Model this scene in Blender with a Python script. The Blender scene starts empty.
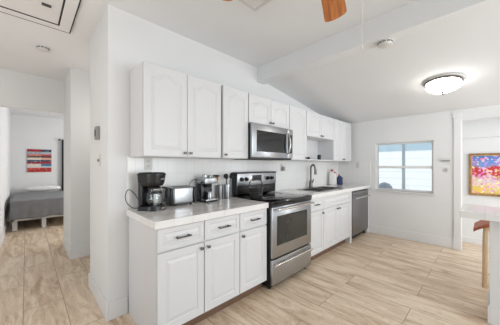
import bpy, bmesh, math, random
from mathutils import Vector, Matrix
random.seed(4)
S = bpy.context.scene
C = S.collection
PI = math.pi

# ---------------------------------------------------------------- camera
cam_d = bpy.data.cameras.new('camera')
cam = bpy.data.objects.new('camera', cam_d); C.objects.link(cam)
cam.location = (0, 0, 1.303)
cam.rotation_euler = (PI/2, 0, math.radians(45.8 - 90))
cam_d.sensor_width = 36; cam_d.lens = 36*230/500
cam_d.shift_y = 2.4/500
cam_d.clip_start = 0.02
S.camera = cam

# ---------------------------------------------------------------- world, lights, exposure
w = bpy.data.worlds.new('world'); S.world = w; w.use_nodes = True
bg = w.node_tree.nodes['Background']
bg.inputs['Color'].default_value = (0.84, 0.93, 1.0, 1)
bg.inputs['Strength'].default_value = 0.62

def area(name, loc, rot, sx, sy, power, col=(1, 1, 1)):
    l = bpy.data.lights.new(name, 'AREA'); l.shape = 'RECTANGLE'; l.size = sx; l.size_y = sy
    l.energy = power; l.color = col
    o = bpy.data.objects.new(name, l); C.objects.link(o); o.location = loc
    o.rotation_euler = rot
    return o
# added fill for the bedroom, in place of unseen window light from the right
area('bedroom_fill', (2.7, 6.6, 1.4), (0, PI/2, 0), 1.2, 1.6, 56, (0.97, 0.98, 1.0))
# added fill right of the photographer, brightening the far walls and cabinets
def aim(o, tgt):
    o.rotation_euler = (Vector(tgt)-o.location).to_track_quat('-Z', 'Y').to_euler(); return o
aim(area('living_fill', (2.4, -2.9, 1.35), (0, 0, 0), 3.2, 2.0, 100, (0.91, 0.96, 1.0)), (4.2, 1.4, 1.5))
aim(area('ceiling_fill', (-1.4, -1.6, .6), (0, 0, 0), 2.0, 1.0, 6, (0.92, 0.96, 1.0)), (2.6, 1.6, 2.6))  # low fill added behind the camera to lift the ceiling, source unseen
# sun on the yard behind the window wall
sd = bpy.data.lights.new('sun', 'SUN'); sd.energy = 3.6; sd.angle = math.radians(3); sd.color = (1, .98, .95)
so = bpy.data.objects.new('sun', sd); C.objects.link(so); so.rotation_euler = Vector((1, -.15, -1.2)).to_track_quat('-Z', 'Y').to_euler()
# added fill for the side hall's header and ceiling, no lamp seen
aim(area('hall_fill', (-1.3, 1.2, 1.4), (0, 0, 0), .9, 1.4, 17, (0.97, 0.97, 1.0)), (-.2, 4.4, 1.7))
# unseen fill added in the corridor to brighten the wall stub and hall
area('corridor_fill', (1.0, 3.40, 1.95), (0, math.radians(55), 0), .5, .6, 3.2, (1.0, 0.96, 0.93)).rotation_euler = (Vector((-.9, .35, -.1))).to_track_quat('-Z', 'Y').to_euler()
# added fill brightening the side room beyond the opening
area('side_room_fill', (5.1, -1.5, 1.2), (PI/2, 0, 0), 0.3, 1.3, 14, (0.93, 0.96, 1.0))

S.view_settings.view_transform = 'Standard'
S.view_settings.look = 'None'
S.view_settings.gamma = 1
S.view_settings.use_curve_mapping = False
S.view_settings.exposure = 0.08

# ---------------------------------------------------------------- materials
def new_mat(name):
    m = bpy.data.materials.new(name); m.use_nodes = True
    nt = m.node_tree; b = nt.nodes['Principled BSDF']
    return m, nt, b
def srgb(r, g, b):
    f = lambda c: (c/255/12.92) if c/255 <= 0.04045 else ((c/255+0.055)/1.055)**2.4
    return (f(r), f(g), f(b), 1)
def mat(name, col, rough=0.5, metal=0.0, noise=0.0, scale=8, bump=0.0, spec=0.5):
    m, nt, b = new_mat(name)
    b.inputs['Roughness'].default_value = rough
    b.inputs['Metallic'].default_value = metal
    b.inputs['Specular IOR Level'].default_value = spec
    c = srgb(*col)
    tc = nt.nodes.new('ShaderNodeTexCoord')
    n = nt.nodes.new('ShaderNodeTexNoise'); n.inputs['Scale'].default_value = scale; n.inputs['Detail'].default_value = 4
    nt.links.new(tc.outputs['Object'], n.inputs['Vector'])
    r = nt.nodes.new('ShaderNodeValToRGB')
    k = 1 - noise
    r.color_ramp.elements[0].position = 0.3; r.color_ramp.elements[1].position = 0.7
    r.color_ramp.elements[0].color = (c[0]*k, c[1]*k, c[2]*k, 1); r.color_ramp.elements[1].color = c
    nt.links.new(n.outputs['Fac'], r.inputs['Fac']); nt.links.new(r.outputs['Color'], b.inputs['Base Color'])
    if bump:
        bp = nt.nodes.new('ShaderNodeBump'); bp.inputs['Strength'].default_value = bump; bp.inputs['Distance'].default_value = 0.002
        nt.links.new(n.outputs['Fac'], bp.inputs['Height']); nt.links.new(bp.outputs['Normal'], b.inputs['Normal'])
    return m
def brushed(name, col, rough=0.3, axis=0):
    m, nt, b = new_mat(name)
    b.inputs['Metallic'].default_value = 1.0; b.inputs['Roughness'].default_value = rough
    tc = nt.nodes.new('ShaderNodeTexCoord'); mp = nt.nodes.new('ShaderNodeMapping')
    sc = [160, 160, 160]; sc[axis] = 2.5; mp.inputs['Scale'].default_value = sc
    n = nt.nodes.new('ShaderNodeTexNoise'); n.inputs['Scale'].default_value = 1; n.inputs['Detail'].default_value = 3
    nt.links.new(tc.outputs['Object'], mp.inputs['Vector']); nt.links.new(mp.outputs['Vector'], n.inputs['Vector'])
    c = srgb(*col); r = nt.nodes.new('ShaderNodeValToRGB')
    r.color_ramp.elements[0].color = (c[0]*.85, c[1]*.85, c[2]*.85, 1); r.color_ramp.elements[1].color = c
    nt.links.new(n.outputs['Fac'], r.inputs['Fac']); nt.links.new(r.outputs['Color'], b.inputs['Base Color'])
    return m

M = {}
M['wall'] = mat('wall_paint', (224, 224, 223), 0.85, noise=0.02, scale=1.5, bump=0.15)
M['wall2'] = mat('bedroom_paint', (226, 226, 225), 0.85, noise=0.02, scale=1.5)
M['ceil'] = mat('ceiling_paint', (228, 229, 230), 0.9, noise=0.02, scale=2, bump=0.2)
M['trim'] = mat('trim_paint', (226, 225, 224), 0.45, noise=0.01)
M['white'] = mat('cabinet_paint', (216, 216, 217), 0.38, noise=0.01, scale=3)
M['inner'] = mat('cabinet_inside', (226, 225, 223), 0.6, noise=0.02)
M['steel'] = brushed('brushed_steel', (184, 186, 189), 0.30, 0)
M['steel_dark'] = brushed('dishwasher_steel', (150, 149, 150), 0.36, 0)
M['chrome'] = mat('chrome', (205, 203, 200), 0.18, 1.0, 0.02)
M['nickel'] = mat('satin_nickel', (112, 108, 104), 0.32, 1.0, 0.05)
M['bronze'] = mat('dark_pull', (88, 84, 80), 0.35, 1.0, 0.08)
M['black'] = mat('black_plastic', (24, 24, 25), 0.32, 0, 0.1)
M['black_matt'] = mat('black_matt', (20, 20, 20), 0.6, 0, 0.1)
M['black_glass'] = mat('black_glass', (12, 12, 13), 0.07, 0, 0.1)
M['oven_glass'] = mat('oven_glass', (45, 47, 46), 0.12, 0, 0.15, 6)
M['toe'] = mat('toe_board', (120, 92, 74), 0.6, 0, 0.25, 6)
M['dark_gap'] = mat('dark_gap', (44, 42, 42), 0.8)
M['plate'] = mat('switch_plate', (208, 206, 202), 0.4)
M['slot'] = mat('socket_slots', (70, 66, 62), 0.6)
M['grey_plastic'] = mat('grey_plastic', (150, 148, 146), 0.5, 0, 0.05)
M['quilt'] = mat('grey_quilt', (128, 129, 130), 0.95, 0, 0.12, 14, 0.3)
M['quilt_edge'] = mat('quilt_binding', (70, 71, 72), 0.95, 0, 0.1, 20)
M['sheet'] = mat('white_cotton', (225, 224, 222), 0.9, 0, 0.04, 9)
M['curtain'] = mat('charcoal_curtain', (50, 54, 54), 0.9, 0, 0.15, 20)
M['leather'] = mat('brown_leather', (176, 98, 66), 0.5, 0, 0.25, 20)
M['red'] = mat('red_plastic', (170, 50, 50), 0.4)
M['navy'] = mat('navy_plastic', (38, 52, 92), 0.35, 0, 0.1)
M['bottle_white'] = mat('white_plastic', (228, 226, 224), 0.35)
M['tan'] = mat('beech_wood', (196, 160, 120), 0.6, 0, 0.15, 30)
M['grey_out'] = mat('grey_cover', (186, 194, 203), 0.7, 0, 0.1)

def wood(name, c1, c2, axis=0, rough=0.35, sc=(2, 26, 26)):
    m, nt, b = new_mat(name); b.inputs['Roughness'].default_value = rough
    tc = nt.nodes.new('ShaderNodeTexCoord'); mp = nt.nodes.new('ShaderNodeMapping'); mp.inputs['Scale'].default_value = sc
    n = nt.nodes.new('ShaderNodeTexNoise'); n.inputs['Scale'].default_value = 1; n.inputs['Detail'].default_value = 5; n.inputs['Distortion'].default_value = 0.6
    r = nt.nodes.new('ShaderNodeValToRGB'); r.color_ramp.elements[0].position = .32; r.color_ramp.elements[1].position = .68
    r.color_ramp.elements[0].color = srgb(*c1); r.color_ramp.elements[1].color = srgb(*c2)
    nt.links.new(tc.outputs['Object'], mp.inputs['Vector']); nt.links.new(mp.outputs['Vector'], n.inputs['Vector'])
    nt.links.new(n.outputs['Fac'], r.inputs['Fac']); nt.links.new(r.outputs['Color'], b.inputs['Base Color'])
    return m
M['oak'] = wood('orange_oak', (150, 82, 34), (214, 136, 66), rough=0.35)
M['pine'] = wood('pale_birch', (206, 176, 136), (228, 204, 168), sc=(20, 20, 2), rough=0.5)
M['gold'] = wood('gilt_wood', (120, 88, 44), (172, 134, 76), sc=(14, 14, 14), rough=0.4)

def floor_mat():
    m, nt, b = new_mat('wood_look_tile'); L = nt.links.new
    b.inputs['Roughness'].default_value = 0.32; b.inputs['Specular IOR Level'].default_value = 0.4
    tc = nt.nodes.new('ShaderNodeTexCoord')
    sx = nt.nodes.new('ShaderNodeSeparateXYZ'); cx = nt.nodes.new('ShaderNodeCombineXYZ')
    L(tc.outputs['Object'], sx.inputs[0]); L(sx.outputs['Y'], cx.inputs['X']); L(sx.outputs['X'], cx.inputs['Y'])
    mp = nt.nodes.new('ShaderNodeMapping'); mp.inputs['Location'].default_value = (0.12, 0.02, 0); L(cx.outputs[0], mp.inputs['Vector'])
    br = nt.nodes.new('ShaderNodeTexBrick'); br.offset = 0.5; br.offset_frequency = 2
    br.inputs['Scale'].default_value = 1; br.inputs['Brick Width'].default_value = 1.2; br.inputs['Row Height'].default_value = 0.28
    br.inputs['Mortar Size'].default_value = 0.0028; br.inputs['Mortar Smooth'].default_value = 0.2; br.inputs['Bias'].default_value = 0
    br.inputs['Color1'].default_value = (0, 0, 0, 1); br.inputs['Color2'].default_value = (1, 1, 1, 1); br.inputs['Mortar'].default_value = (.5, .5, .5, 1)
    L(mp.outputs[0], br.inputs['Vector'])
    # every tile shifts the grain by its own amount
    add = nt.nodes.new('ShaderNodeVectorMath'); add.operation = 'MULTIPLY_ADD'
    add.inputs[1].default_value = (7.3, 3.1, 5.7); L(br.outputs['Color'], add.inputs[0]); L(cx.outputs[0], add.inputs[2])
    mg = nt.nodes.new('ShaderNodeMapping'); mg.inputs['Scale'].default_value = (1.0, 6.5, 1); mg.inputs['Rotation'].default_value = (0, 0, 0.09); L(add.outputs[0], mg.inputs['Vector'])
    n = nt.nodes.new('ShaderNodeTexNoise'); n.inputs['Scale'].default_value = 1.4; n.inputs['Detail'].default_value = 7; n.inputs['Roughness'].default_value = .62; n.inputs['Distortion'].default_value = 1.3
    L(mg.outputs[0], n.inputs['Vector'])
    r = nt.nodes.new('ShaderNodeValToRGB'); e = r.color_ramp.elements
    e[0].position = .28; e[0].color = srgb(176, 147, 119); e[1].position = .60; e[1].color = srgb(228, 210, 187)
    k = e.new(.40); k.color = srgb(200, 174, 147)
    k = e.new(.47); k.color = srgb(211, 189, 162)
    L(n.outputs['Fac'], r.inputs['Fac'])
    # thin darker veins
    mv = nt.nodes.new('ShaderNodeMapping'); mv.inputs['Scale'].default_value = (.8, 2.6, 1); L(add.outputs[0], mv.inputs['Vector'])
    v = nt.nodes.new('ShaderNodeTexNoise'); v.inputs['Scale'].default_value = 2.2; v.inputs['Detail'].default_value = 5; v.inputs['Distortion'].default_value = 2.4; L(mv.outputs[0], v.inputs['Vector'])
    rv = nt.nodes.new('ShaderNodeValToRGB'); e = rv.color_ramp.elements
    e[0].position = .475; e[0].color = (1, 1, 1, 1); e[1].position = .525; e[1].color = (1, 1, 1, 1)
    k = e.new(.5); k.color = (.78, .72, .66, 1)
    L(v.outputs['Fac'], rv.inputs['Fac'])
    mu = nt.nodes.new('ShaderNodeMix'); mu.data_type = 'RGBA'; mu.blend_type = 'MULTIPLY'; mu.inputs['Factor'].default_value = .75
    L(r.outputs['Color'], mu.inputs['A']); L(rv.outputs['Color'], mu.inputs['B'])
    mx = nt.nodes.new('ShaderNodeMix'); mx.data_type = 'RGBA'
    mx.inputs['B'].default_value = srgb(150, 132, 112)
    L(br.outputs['Fac'], mx.inputs['Factor']); L(mu.outputs['Result'], mx.inputs['A']); L(mx.outputs['Result'], b.inputs['Base Color'])
    bp = nt.nodes.new('ShaderNodeBump'); bp.invert = True; bp.inputs['Strength'].default_value = .3; bp.inputs['Distance'].default_value = .002
    L(br.outputs['Fac'], bp.inputs['Height']); L(bp.outputs[0], b.inputs['Normal'])
    return m
M['floor'] = floor_mat()

def tile_mat(name, base, grout, tw, th, plane, vein=None, rough=.2, mort=.003, off=0.0):
    """square or oblong tiles; plane 'xz', 'yz' or 'xy'"""
    m, nt, b = new_mat(name); L = nt.links.new
    b.inputs['Roughness'].default_value = rough
    tc = nt.nodes.new('ShaderNodeTexCoord'); sx = nt.nodes.new('ShaderNodeSeparateXYZ'); cx = nt.nodes.new('ShaderNodeCombineXYZ')
    L(tc.outputs['Object'], sx.inputs[0])
    L(sx.outputs[plane[0].upper()], cx.inputs['X']); L(sx.outputs[plane[1].upper()], cx.inputs['Y'])
    br = nt.nodes.new('ShaderNodeTexBrick'); br.offset = off
    br.inputs['Scale'].default_value = 1; br.inputs['Brick Width'].default_value = tw; br.inputs['Row Height'].default_value = th
    br.inputs['Mortar Size'].default_value = mort; br.inputs['Mortar Smooth'].default_value = .3
    br.inputs['Color1'].default_value = (0, 0, 0, 1); br.inputs['Color2'].default_value = (1, 1, 1, 1)
    L(cx.outputs[0], br.inputs['Vector'])
    r = nt.nodes.new('ShaderNodeValToRGB'); e = r.color_ramp.elements
    if vein:
        add = nt.nodes.new('ShaderNodeVectorMath'); add.operation = 'MULTIPLY_ADD'; add.inputs[1].default_value = (3.3, 5.1, 2.7)
        L(br.outputs['Color'], add.inputs[0]); L(tc.outputs['Object'], add.inputs[2])
        mp = nt.nodes.new('ShaderNodeMapping'); mp.inputs['Scale'].default_value = (1.6, 9, 3); L(add.outputs[0], mp.inputs['Vector'])
        n = nt.nodes.new('ShaderNodeTexNoise'); n.inputs['Scale'].default_value = 2.0; n.inputs['Detail'].default_value = 6; n.inputs['Distortion'].default_value = .8
        L(mp.outputs[0], n.inputs['Vector']); L(n.outputs['Fac'], r.inputs['Fac'])
        e[0].position = .33; e[0].color = srgb(*vein); e[1].position = .56; e[1].color = srgb(*base)
    else:
        n = nt.nodes.new('ShaderNodeTexNoise'); n.inputs['Scale'].default_value = 3; L(tc.outputs['Object'], n.inputs['Vector']); L(n.outputs['Fac'], r.inputs['Fac'])
        c = srgb(*base); e[0].color = (c[0]*.96, c[1]*.96, c[2]*.96, 1); e[1].color = c
    mx = nt.nodes.new('ShaderNodeMix'); mx.data_type = 'RGBA'; mx.inputs['B'].default_value = srgb(*grout)
    L(br.outputs['Fac'], mx.inputs['Factor']); L(r.outputs['Color'], mx.inputs['A']); L(mx.outputs['Result'], b.inputs['Base Color'])
    bp = nt.nodes.new('ShaderNodeBump'); bp.invert = True; bp.inputs['Strength'].default_value = .25; bp.inputs['Distance'].default_value = .002
    L(br.outputs['Fac'], bp.inputs['Height']); L(bp.outputs[0], b.inputs['Normal'])
    return m
M['splash_x'] = tile_mat('splash_tile', (231, 230, 228), (221, 219, 217), .10, .152, 'xz', rough=.18)
M['splash_y'] = tile_mat('splash_tile_side', (231, 230, 228), (221, 219, 217), .10, .152, 'yz', rough=.18)
M['counter'] = tile_mat('counter_tile', (234, 232, 229), (206, 203, 199), .60, .30, 'xy', (208, 203, 198), rough=.16, mort=.002, off=.5)
M['counter_edge'] = tile_mat('counter_edge_tile', (233, 232, 230), (212, 209, 205), .152, .2, 'xz', rough=.2, mort=.002)
M['counter_edge_y'] = tile_mat('counter_edge_tile_side', (233, 232, 230), (212, 209, 205), .152, .2, 'yz', rough=.2, mort=.002)
M['bar_tile'] = tile_mat('bar_tile', (232, 230, 227), (205, 202, 198), .152, .152, 'yx', rough=.2, mort=.002)

def siding_mat():
    m, nt, b = new_mat('white_boards'); L = nt.links.new
    tc = nt.nodes.new('ShaderNodeTexCoord'); sx = nt.nodes.new('ShaderNodeSeparateXYZ'); L(tc.outputs['Object'], sx.inputs[0])
    mt = nt.nodes.new('ShaderNodeMath'); mt.operation = 'FRACT'; mm = nt.nodes.new('ShaderNodeMath'); mm.operation = 'MULTIPLY'; mm.inputs[1].default_value = 6.2
    L(sx.outputs['Z'], mm.inputs[0]); L(mm.outputs[0], mt.inputs[0])
    r = nt.nodes.new('ShaderNodeValToRGB'); e = r.color_ramp.elements
    e[0].position = 0.06; e[0].color = srgb(228, 233, 238); e[1].position = .12; e[1].color = srgb(246, 248, 250)
    L(mt.outputs[0], r.inputs['Fac']); L(r.outputs['Color'], b.inputs['Base Color']); b.inputs['Roughness'].default_value = .7
    return m
M['siding'] = siding_mat()
M['blue_wall'] = mat('pale_blue_render', (176, 194, 204), 0.8, 0, .04)

def glass_mat(name, tint=(1, 1, 1, 1), rough=0.0):
    m, nt, b = new_mat(name)
    b.inputs['Base Color'].default_value = tint; b.inputs['Roughness'].default_value = rough
    b.inputs['Transmission Weight'].default_value = 1.0; b.inputs['IOR'].default_value = 1.45
    return m
M['glass'] = glass_mat('clear_glass', (.95, .97, .97, 1))
def pane_mat():
    m = bpy.data.materials.new('window_pane'); m.use_nodes = True; nt = m.node_tree; nt.nodes.clear()
    o = nt.nodes.new('ShaderNodeOutputMaterial'); t = nt.nodes.new('ShaderNodeBsdfTransparent'); g = nt.nodes.new('ShaderNodeBsdfGlossy')
    t.inputs[0].default_value = (.93, .96, .98, 1)
    g.inputs['Roughness'].default_value = .02; f = nt.nodes.new('ShaderNodeFresnel'); mx = nt.nodes.new('ShaderNodeMixShader')
    nt.links.new(f.outputs[0], mx.inputs[0]); nt.links.new(t.outputs[0], mx.inputs[1]); nt.links.new(g.outputs[0], mx.inputs[2]); nt.links.new(mx.outputs[0], o.inputs[0])
    return m
M['pane'] = pane_mat()
def emit_mat(name, col, st):
    m, nt, b = new_mat(name)
    b.inputs['Base Color'].default_value = (.9, .88, .85, 1); b.inputs['Emission Color'].default_value = col; b.inputs['Emission Strength'].default_value = st
    return m
M['lampglass'] = emit_mat('lit_dome_glass', (1, .97, .93, 1), 16)

def poster_mat():
    """rows of worn sign boards: red, cream, blue"""
    m, nt, b = new_mat('sign_board_print'); L = nt.links.new; b.inputs['Roughness'].default_value = .6
    tc = nt.nodes.new('ShaderNodeTexCoord'); sx = nt.nodes.new('ShaderNodeSeparateXYZ'); L(tc.outputs['Object'], sx.inputs[0])
    mr = nt.nodes.new('ShaderNodeMapRange'); mr.inputs['From Min'].default_value = 0; mr.inputs['From Max'].default_value = .63
    L(sx.outputs['Z'], mr.inputs['Value'])
    def ramp(rows):
        r = nt.nodes.new('ShaderNodeValToRGB'); cr = r.color_ramp; cr.interpolation = 'CONSTANT'
        for i, (p, c) in enumerate(rows):
            e = cr.elements[i] if i < 2 else cr.elements.new(p)
            e.position = p; e.color = srgb(*c)
        L(mr.outputs[0], r.inputs['Fac']); return r
    ra = ramp([(0, (168, 44, 40)), (.12, (196, 78, 64)), (.19, (214, 204, 196)), (.36, (150, 38, 48)), (.45, (36, 84, 108)), (.53, (222, 206, 190)), (.63, (70, 60, 66)), (.70, (206, 120, 96)), (.78, (150, 160, 172)), (.89, (160, 36, 44))])
    rb = ramp([(0, (176, 50, 44)), (.12, (170, 48, 44)), (.19, (196, 200, 206)), (.25, (58, 120, 150)), (.36, (160, 44, 52)), (.45, (40, 60, 80)), (.53, (214, 160, 140)), (.63, (60, 54, 60)), (.70, (178, 60, 56)), (.78, (170, 178, 186)), (.89, (52, 60, 84))])
    gt = nt.nodes.new('ShaderNodeMath'); gt.operation = 'GREATER_THAN'; gt.inputs[1].default_value = .28; L(sx.outputs['X'], gt.inputs[0])
    mx = nt.nodes.new('ShaderNodeMix'); mx.data_type = 'RGBA'; L(gt.outputs[0], mx.inputs['Factor']); L(ra.outputs[0], mx.inputs['A']); L(rb.outputs[0], mx.inputs['B'])
    n = nt.nodes.new('ShaderNodeTexVoronoi'); n.inputs['Scale'].default_value = 1
    mp = nt.nodes.new('ShaderNodeMapping'); mp.inputs['Scale'].default_value = (26, 1, 15.9); L(tc.outputs['Object'], mp.inputs[0]); L(mp.outputs[0], n.inputs['Vector'])
    rr = nt.nodes.new('ShaderNodeValToRGB'); rr.color_ramp.elements[0].position = .1; rr.color_ramp.elements[1].position = .3
    rr.color_ramp.elements[0].color = (.75, .75, .75, 1); rr.color_ramp.elements[1].color = (0, 0, 0, 1)
    L(n.outputs['Distance'], rr.inputs['Fac'])
    m2 = nt.nodes.new('ShaderNodeMix'); m2.data_type = 'RGBA'; m2.inputs['B'].default_value = srgb(225, 218, 208)
    L(rr.outputs[0], m2.inputs['Factor']); L(mx.outputs['Result'], m2.inputs['A']); L(m2.outputs['Result'], b.inputs['Base Color'])
    return m
M['poster'] = poster_mat()
def painting_mat():
    """busy bright figures: blue top, red band, pink flags, yellow ground (plain abstract stand-in)"""
    m, nt, b = new_mat('bright_painting'); L = nt.links.new; b.inputs['Roughness'].default_value = .5
    tc = nt.nodes.new('ShaderNodeTexCoord'); sx = nt.nodes.new('ShaderNodeSeparateXYZ')
    n = nt.nodes.new('ShaderNodeTexNoise'); n.inputs['Scale'].default_value = 14; n.inputs['Detail'].default_value = 3; L(tc.outputs['Object'], n.inputs['Vector'])
    L(tc.outputs['Object'], sx.inputs[0])
    ma = nt.nodes.new('ShaderNodeMath'); ma.operation = 'MULTIPLY_ADD'; ma.inputs[1].default_value = .24; L(n.outputs['Fac'], ma.inputs[0]); L(sx.outputs['Z'], ma.inputs[2])
    mr = nt.nodes.new('ShaderNodeMapRange'); mr.inputs['From Min'].default_value = .12; mr.inputs['From Max'].default_value = .77; L(ma.outputs[0], mr.inputs['Value'])
    r = nt.nodes.new('ShaderNodeValToRGB'); cr = r.color_ramp; cr.interpolation = 'LINEAR'
    rows = [(0, (232, 204, 92)), (.20, (226, 196, 100)), (.30, (228, 212, 190)), (.42, (212, 190, 200)), (.50, (196, 60, 70)), (.68, (200, 44, 44)), (.76, (120, 150, 210)), (1, (70, 120, 190))]
    for i, (p, c) in enumerate(rows):
        e = cr.elements[i] if i < 2 else cr.elements.new(p); e.position = p; e.color = srgb(*c)
    L(mr.outputs[0], r.inputs['Fac'])
    v = nt.nodes.new('ShaderNodeTexVoronoi'); v.inputs['Scale'].default_value = 44; L(tc.outputs['Object'], v.inputs['Vector'])
    hs = nt.nodes.new('ShaderNodeHueSaturation'); hs.inputs['Saturation'].default_value = .85; hs.inputs['Value'].default_value = 1.0; L(v.outputs['Color'], hs.inputs['Color'])
    sep = nt.nodes.new('ShaderNodeSeparateColor'); L(v.outputs['Color'], sep.inputs[0])
    gt = nt.nodes.new('ShaderNodeMath'); gt.operation = 'GREATER_THAN'; gt.inputs[1].default_value = .66; L(sep.outputs[0], gt.inputs[0])
    ml = nt.nodes.new('ShaderNodeMath'); ml.operation = 'MULTIPLY'; ml.inputs[1].default_value = .8; L(gt.outputs[0], ml.inputs[0])
    mx = nt.nodes.new('ShaderNodeMix'); mx.data_type = 'RGBA'; L(ml.outputs[0], mx.inputs['Factor']); L(r.outputs[0], mx.inputs['A']); L(hs.outputs[0], mx.inputs['B'])
    L(mx.outputs['Result'], b.inputs['Base Color'])
    return m
M['painting'] = painting_mat()

# ---------------------------------------------------------------- mesh helpers
def box(bm, x0, y0, z0, x1, y1, z1, bev=0.0, seg=2):
    t = bmesh.new()
    bmesh.ops.create_cube(t, size=1)
    for v in t.verts:
        v.co = Vector(((x0+x1)/2 + v.co.x*(x1-x0), (y0+y1)/2 + v.co.y*(y1-y0), (z0+z1)/2 + v.co.z*(z1-z0)))
    if bev: bmesh.ops.bevel(t, geom=t.edges[:], offset=bev, segments=seg, affect='EDGES', profile=0.5)
    merge(bm, t)
def merge(bm, t, mtx=None):
    if mtx is not None: bmesh.ops.transform(t, matrix=mtx, verts=t.verts)
    me = bpy.data.meshes.new('tmp'); t.to_mesh(me); t.free(); bm.from_mesh(me); bpy.data.meshes.remove(me)
def prism(bm, pts, axis, a, b):
    """extrude a polygon (2-D pts) along axis from a to b"""
    def P(p, t):
        return {'x': (t, p[0], p[1]), 'y': (p[0], t, p[1]), 'z': (p[0], p[1], t)}[axis]
    va = [bm.verts.new(P(p, a)) for p in pts]; vb = [bm.verts.new(P(p, b)) for p in pts]
    bm.faces.new(va); bm.faces.new(vb[::-1])
    n = len(pts)
    for i in range(n): bm.faces.new((va[i], vb[i], vb[(i+1) % n], va[(i+1) % n]))
def lathe(bm, prof, cx=0, cy=0, cz=0, seg=32, mtx=None, cap=True):
    t = bmesh.new(); rings = []
    for r, z in prof:
        rings.append([t.verts.new((cx + r*math.cos(2*PI*i/seg), cy + r*math.sin(2*PI*i/seg), cz + z)) for i in range(seg)])
    for A, B in zip(rings, rings[1:]):
        for i in range(seg):
            t.faces.new((A[i], A[(i+1) % seg], B[(i+1) % seg], B[i]))
    if cap:
        t.faces.new(rings[0][::-1]); t.faces.new(rings[-1])
    merge(bm, t, mtx)
def tube(bm, pts, r, seg=10, smooth=True, rs=None):
    pts = [Vector(p) for p in pts]
    if smooth and len(pts) > 2:
        q = []
        for i in range(len(pts)-1):
            p0 = pts[max(i-1, 0)]; p1 = pts[i]; p2 = pts[i+1]; p3 = pts[min(i+2, len(pts)-1)]
            for k in range(6):
                t = k/6
                q.append(0.5*((2*p1) + (-p0+p2)*t + (2*p0-5*p1+4*p2-p3)*t*t + (-p0+3*p1-3*p2+p3)*t**3))
        q.append(pts[-1]); pts = q
    n = len(pts); rings = []; up = None
    for i, p in enumerate(pts):
        d = (pts[min(i+1, n-1)] - pts[max(i-1, 0)]).normalized()
        if up is None: up = Vector((0, 0, 1)) if abs(d.z) < .9 else Vector((1, 0, 0))
        a = d.cross(up).normalized(); b = a.cross(d).normalized(); up = b
        rr = r if rs is None else rs[0] + (rs[1]-rs[0])*i/(n-1)
        rings.append([bm.verts.new(p + a*rr*math.cos(2*PI*k/seg) + b*rr*math.sin(2*PI*k/seg)) for k in range(seg)])
    for A, B in zip(rings, rings[1:]):
        for k in range(seg): bm.faces.new((A[k], A[(k+1) % seg], B[(k+1) % seg], B[k]))
    bm.faces.new(rings[0][::-1]); bm.faces.new(rings[-1])
def obj(name, bm, m, parent=None, loc=(0, 0, 0), smooth=False, label=None, rotz=0):
    bmesh.ops.recalc_face_normals(bm, faces=bm.faces[:])
    me = bpy.data.meshes.new(name); bm.to_mesh(me); bm.free()
    o = bpy.data.objects.new(name, me); C.objects.link(o); o.location = loc; o.rotation_euler = (0, 0, rotz)
    for x in (m if isinstance(m, (list, tuple)) else [m]): me.materials.append(x)
    if parent: o.parent = parent
    if smooth:
        for p in me.polygons: p.use_smooth = True
        me.set_sharp_from_angle(angle=math.radians(38))
    if label: o['label'] = label
    return o
def thing(name, label, cat, loc, rotz=0, group=None):
    o = bpy.data.objects.new(name, None); C.objects.link(o); o.empty_display_size = .1
    o.location = loc; o.rotation_euler = (0, 0, rotz); o['label'] = label; o['category'] = cat
    if group: o['group'] = group
    return o
def tag(o, label, cat, group=None):
    o['label'] = label; o['category'] = cat
    if group: o['group'] = group
    return o
def struct(name, bm, m):
    o = obj(name, bm, m); o['kind'] = 'structure'; return o
def B(*a, **k):
    bm = bmesh.new(); box(bm, *a, **k); return bm

# ================================================================ setting
XL, YW, XW, H, HS = 0.49, 2.21, 4.77, 2.65, 2.155       # wall end, kitchen wall, window wall, ceiling, low side ceiling
BX0, BX1, ZS = 2.29, 2.43, 2.49

struct('floor', B(-3.0, -3.0, -.1, 5.9, 9.0, 0), M['floor'])
# flat ceiling, beam and sloping ceiling
struct('ceiling', B(-3.0, -3.0, H, BX0+.02, 9.0, H+.1), M['ceil'])
struct('trim_1', B(BX0, -3.0, 2.446, BX1, YW+.02, H+.1), M['ceil'])['label'] = 'white boxed beam between the flat and the sloping ceiling'
bm = bmesh.new(); prism(bm, [(BX1, ZS), (XW+.14, HS-.02), (XW+.14, HS+.3), (BX1, ZS+.3)], 'y', -3.0, YW+.02)
struct('ceiling', bm, M['ceil'])
# the kitchen wall is as deep as the closet behind it: its end stands in the hall
struct('wall_kitchen', B(XL, YW, 0, XW+.14, 2.965, H), M['wall'])
# hall: wall stub, header over the bedroom opening, side walls
struct('wall_hall', B(.44, 4.0, 0, 2.4, 4.85, H), M['wall'])
bm = bmesh.new(); box(bm, -2.4, 4.73, 2.135, .44, 4.85, H); box(bm, -2.4, 4.73, 0, -.42, 4.85, 2.135)
struct('wall_header', bm, M['wall'])
struct('wall_corridor', B(2.4, 2.965, 0, 2.5, 4.85, H), M['wall'])
# bedroom
struct('wall_bedroom_left', B(-.42, 4.85, 0, -.30, 8.82, H), M['wall2'])
struct('wall_bedroom_back', B(-.30, 8.70, 0, 3.0, 8.82, H), M['wall2'])
struct('wall_bedroom_right', B(2.9, 4.85, 0, 3.0, 8.70, H), M['wall2'])
struct('wall_bedroom_front', B(2.4, 4.80, 0, 3.0, 4.85, H), M['wall2'])
# the bedroom's ceiling runs on under the same slab; the strip right of the flat ceiling
struct('ceiling', B(BX0+.02, YW+.02, H, 3.1, 9.0, H+.1), M['ceil'])
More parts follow.
